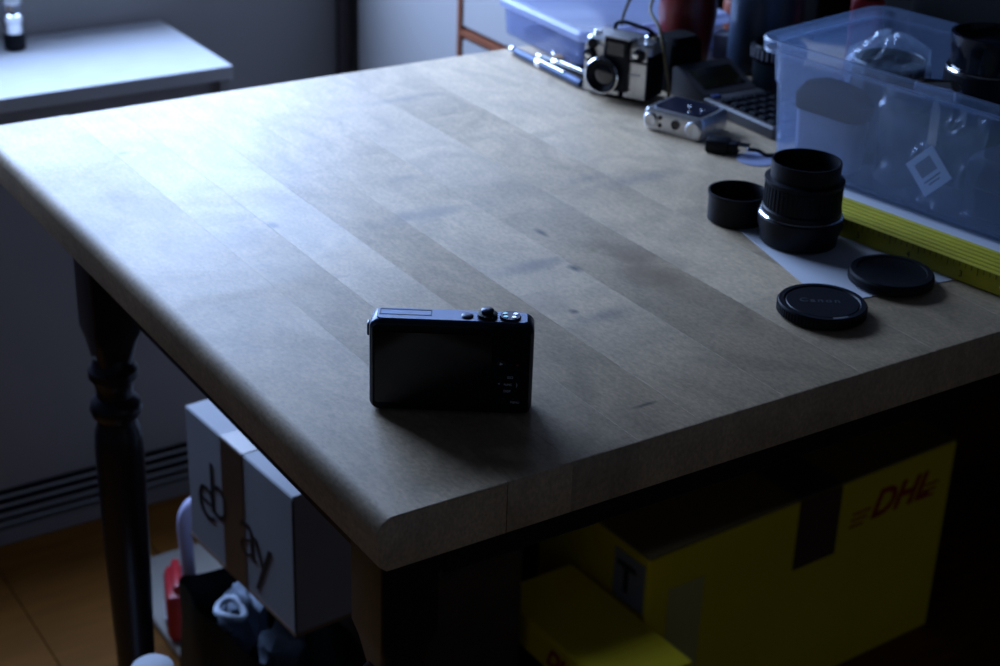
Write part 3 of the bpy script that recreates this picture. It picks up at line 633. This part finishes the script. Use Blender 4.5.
# little things between vase and flask
t = thing('grey_box', 'small grey card box between red vase and dark flask', 'box', (.7230, .590, .7502), .5)
link('body', B((0, 0, .012), (.022, .018, .024), .001), GREYP, t); link('flap', B((0, 0, .0245), (.022, .017, .0008)), GREYP, t)
t = thing('tape_reel', 'orange-brown reel with silver hub behind the grey card box', 'reel', (.8050, .6660, .7502), 0)
link('body', lathe(NB(), [(.016, 0), (.017, .002), (.017, .030), (.016, .032)], 28), ORANGE, t, True); link('hub', lathe(NB(), [(.009, .0318), (.009, .035), (.007, .036)], 24), CHROME, t, True)
link('upper_reel', lathe(NB(), [(.0125, .036), (.0135, .037), (.0135, .060), (.012, .061)], 28), mat('brown_plastic', (.10, .035, .025), .5), t, True)

# dark bags filling the back right of the table
kb_ = thing('camera_bag', 'large black fabric camera bag behind the clear tub', 'bag', (1.005, .345, .7502), .05)
link('body', loft(NB(), [(0, .130, .200, .03), (.005, .140, .210, .04), (.16, .140, .205, .05), (.20, .12, .18, .05), (.215, .08, .14, .05)], 6), FLATB, kb_, True)
link('front_pocket', loft(NB(), [(.01, .018, .12, .015), (.015, .022, .125, .018), (.11, .020, .12, .018), (.12, .012, .11, .012)], 5, (-.148, 0, 0)), FLATB, kb_, True)
link('handle', tube(NB(), spline([(-.0, -.07, .212), (0, -.05, .245), (0, .05, .245), (0, .07, .212)], 6), .008, 8), FLATB, kb_, True)
kc = thing('black_case', 'black hard case at the back, right of the red vase', 'case', (.915, .640, .7502), 0)
link('lower_half', B((0, 0, .05), (.15, .11, .10), .008, 2), FLATB, kc, True); link('upper_half', B((0, 0, .135), (.15, .11, .065), .008, 2), FLATB, kc, True)
t = thing('filter_case', 'flat black filter case between the calculator and the tub end', 'case', (.7120, .3960, .7502), .15)
link('lower_half', B((0, 0, .007), (.072, .040, .014), .002, 2), FLATB, t, True); link('upper_half', B((0, 0, .0205), (.072, .040, .012), .002, 2), FLATB, t, True)
t = thing('red_canister', 'small red canister just beyond the far rim of the tub', 'canister', (.8000, .4750, .7502))
link('body', lathe(NB(), [(.015, 0), (.016, .002), (.016, .075), (.014, .079)], 28), REDP, t, True); link('cap', lathe(NB(), [(.012, .079), (.0125, .092), (.011, .094)], 24), BLACK, t, True)

# ------------------------------------------------------------------ under the table : white carton with tape
u1 = Vector((-.015, .205, 0)).normalized(); eb_rot = math.atan2(u1.y, u1.x)-PI/2
BZ, BH, BD, BLN = .300, .150, .150, .206
cr = thing('brown_crate', 'dark brown box on the floor under the white taped carton', 'box', (.300, .500, 0), eb_rot)
link('body', B((.075, .085, .148), (.150, .170, .296), .002), BROWN, cr); link('lid', B((.075, .085, .2975), (.153, .173, .004), .001), BROWN, cr)
eb = thing('shipping_carton', 'white shipping carton with black lettering and brown tape, under the table', 'carton', (.180, .484, BZ), eb_rot)
link('box_body', B((BD/2, BLN/2, BH/2), (BD, BLN, BH), .0015), CARDW, eb)
link('bottom_edge', B((BD/2, BLN/2, .0018), (BD+.0012, BLN+.0012, .0036)), CARDB, eb)
link('flap_seam', B((-.0002, -.0002, BH/2), (.0014, .0014, BH-.006)), INK, eb)
TY = BLN*.545
link('tape', B((-.0004, TY, BH/2), (.0008, .042, BH-.001)), TAPE, eb); link('tape', B((BD/2, TY, BH+.0003), (BD, .042, .0008)), TAPE, eb)
RE = (PI/2, 0, -PI/2)
text('e', .085, INK, eb, (-.0006, BLN-.038, .066), RE, bold=-.0008); text('b', .085, INK, eb, (-.0006, BLN-.064, .078), RE, bold=-.0008)
text('a', .085, INK, eb, (-.0006, TY-.027, .066), RE, bold=-.0008); text('y', .085, INK, eb, (-.0006, TY-.055, .058), RE, bold=-.0008)

# ------------------------------------------------------------------ yellow parcels
yx = Vector((.476, .022, 0)); yr = math.atan2(yx.y, yx.x); YL_, YH, YD = .476, .266, .19
yp = thing('yellow_parcel', 'large yellow parcel box with red lettering on the floor, right', 'parcel', (.573, .459, 0), yr)
link('box_body', B((YL_/2, YD/2, YH/2), (YL_, YD, YH), .002), YEL, yp)
link('top_flaps', B((YL_/2, YD/2, YH+.001), (YL_-.002, YD-.002, .003), .0006), mat('brown_yellow_flap', (.20, .13, .04), .6), yp)
link('tape', B((.205+.045, -.0006, YH-.045), (.066, .0012, .09)), TAPE, yp); link('tape', B((.205+.045, YD/2, YH+.0029), (.066, YD, .0008)), TAPE, yp)
link('label', B((.055, -.0005, .125), (.050, .001, .19)), YLBL, yp)
link('side_label', B((-.0005, .030, YH-.040), (.001, .050, .060)), CARDW, yp)
text('T', .050, INK, yp, (-.0013, .034, YH-.042), RE, bold=.0012)
text('DHL', .050, RED, yp, (.385, -.0006, YH-.047), (PI/2, 0, 0), shear=.35, bold=.0014)
for k in range(3):
    link('red_stripe', B((.322-.012*k*.3, -.0004, YH-.047-k*.008), (.030-.004*k, .0006, .003)), RED, yp); link('red_stripe', B((.440-.003*k, -.0004, YH-.047-k*.008), (.024, .0006, .003)), RED, yp)
tag(link('light_block_board', B((.7925, .7025, .320), (1.015, .012, .636), .003), mat('light_block_dark', (.012, .010, .010), .7)), 'added dark light-blocking board under the table behind the yellow parcels', 'board')  # board added to keep window light from passing under the table
y2b = thing('dark_box', 'black box on the floor holding up the flat yellow parcel', 'box', (.478, .400, 0), 0)
link('body', B((.042, .080, .074), (.080, .150, .148), .002), FLATB, y2b); link('lid', B((.042, .080, .153), (.083, .153, .008), .001), FLATB, y2b)
y2 = thing('yellow_parcel', 'flat yellow parcel left of the large one, in front of its label', 'parcel', (.4640, .366, .1578), .03)
link('box_body', B((.052, .104, .0205), (.100, .208, .041), .0015), YEL, y2)
link('flap', B((.052, .104, .0416), (.098, .206, .0012)), YEL, y2)
text('DHL', .028, RED, y2, (-.0004, .085, .020), RE, shear=.35, bold=.0006)

# ------------------------------------------------------------------ bag and small things on the floor
tag(link('floor_board', B((.415, .93, .006), (.40, .32, .010), .002), BEIGE), 'pale board lying on the floor behind the black leg', 'board')
bgx = thing('shopping_bag', 'black soft shopping bag sagging open under the white carton', 'bag', (0, 0, 0))
def bagloop(z, s, dz=0):
    base = [(.158, .725), (.150, .66), (.166, .58), (.188, .505), (.232, .490), (.268, .505), (.276, .60), (.274, .68), (.240, .722), (.195, .728)]
    cxx = sum(p[0] for p in base)/10; cyy = sum(p[1] for p in base)/10
    pts = [Vector((cxx+(p[0]-cxx)*s, cyy+(p[1]-cyy)*s, z)) for p in base]; out = spline(pts+[pts[0]], 4)[:-1]
    for i, p in enumerate(out):
        n = noise.noise(Vector((p.x*25, p.y*25, z*14))); p.x += .007*n; p.y += .006*n; p.z += dz*math.sin(i*.5)
    return out
bm = NB(); prev = None; first = None
for z, s, dz in ((.002, .80, 0), (.01, .90, 0), (.06, .97, 0), (.12, 1.0, 0), (.18, .98, .003), (.225, .97, .006), (.232, .95, .006), (.226, .92, .006), (.16, .90, 0), (.10, .86, 0)):
    ring = [bm.verts.new(p) for p in bagloop(z, s, dz)]
    if prev:
        for i in range(len(ring)): bm.faces.new((prev[i], prev[(i+1) % len(ring)], ring[(i+1) % len(ring)], ring[i]))
    else: bm.faces.new(ring[::-1])
    prev = ring
bm.faces.new(prev); link('bag_body', bm, BAGM, bgx, True)
link('bag_strap', tube(NB(), spline([(.172, .62, .225), (.158, .63, .19), (.150, .64, .12), (.158, .65, .06)], 5), .004, 8), BLACK, bgx, True)
def crumple(name, c, r, m, label, cat, seed):
    bm = NB(); bmesh.ops.create_icosphere(bm, subdivisions=3, radius=1)
    for v in bm.verts:
        n = noise.noise(v.co*1.8+Vector((seed, 0, 0)))*.35+noise.noise(v.co*4.5+Vector((seed, 3, 0)))*.16
        v.co = Vector((v.co.x*r[0], v.co.y*r[1], v.co.z*r[2]))*(1+n)+Vector(c)
    return tag(link(name, bm, m, None, True), label, cat)
crumple('cloth', (.205, .665, .195), (.023, .028, .040), CLOTH, 'crumpled pale cloth sticking out of the black bag', 'cloth', 1)
crumple('cloth', (.214, .585, .205), (.026, .026, .034), CLOTH, 'smaller blue-white cloth at the near end of the black bag', 'cloth', 6)
tag(link('white_loop', tube(NB(), spline([(.186+.013*math.cos(a), .650+.018*math.sin(a), .226+.003*math.sin(2*a)) for a in [2*PI*k/10 for k in range(11)]], 3), .0038, 8), CLOTH2, None, True), 'small white looped cable on the pale cloth in the bag', 'loop')
tag(link('curved_tube', tube(NB(), spline([(.184, .748, .002), (.183, .748, .12), (.182, .748, .22), (.180, .748, .272), (.183, .748, .290), (.192, .748, .299), (.208, .748, .301), (.222, .748, .299)], 5), .0075, 10), HANDLE, None, True), 'pale lilac plastic tube with bent top standing between leg and white carton', 'tube')
rd = thing('red_packet', 'red plastic packet with white stripe on the pale board', 'packet', (.236, .930, .0115), -.35)
link('body', B((0, 0, .035), (.030, .075, .068), .010, 2), REDP, rd, True); link('stripe', B((-.0155, -.012, .030), (.0015, .040, .010), .0004), PAPER, rd); link('top_fold', B((0, 0, .073), (.010, .060, .012), .003, 2), REDP, rd, True)
cn = thing('canister', 'white canister with rounded lid on the floor before the black leg', 'canister', (.048, .504, 0))
link('body', lathe(NB(), [(.017, 0), (.019, .002), (.019, .272), (.0185, .274)], 36), PAPER, cn, True)
link('lid', lathe(NB(), [(.0192, .274), (.0196, .276), (.0196, .298), (.0186, .304), (.014, .308), (.003, .3095)], 36), PAPER, cn, True)
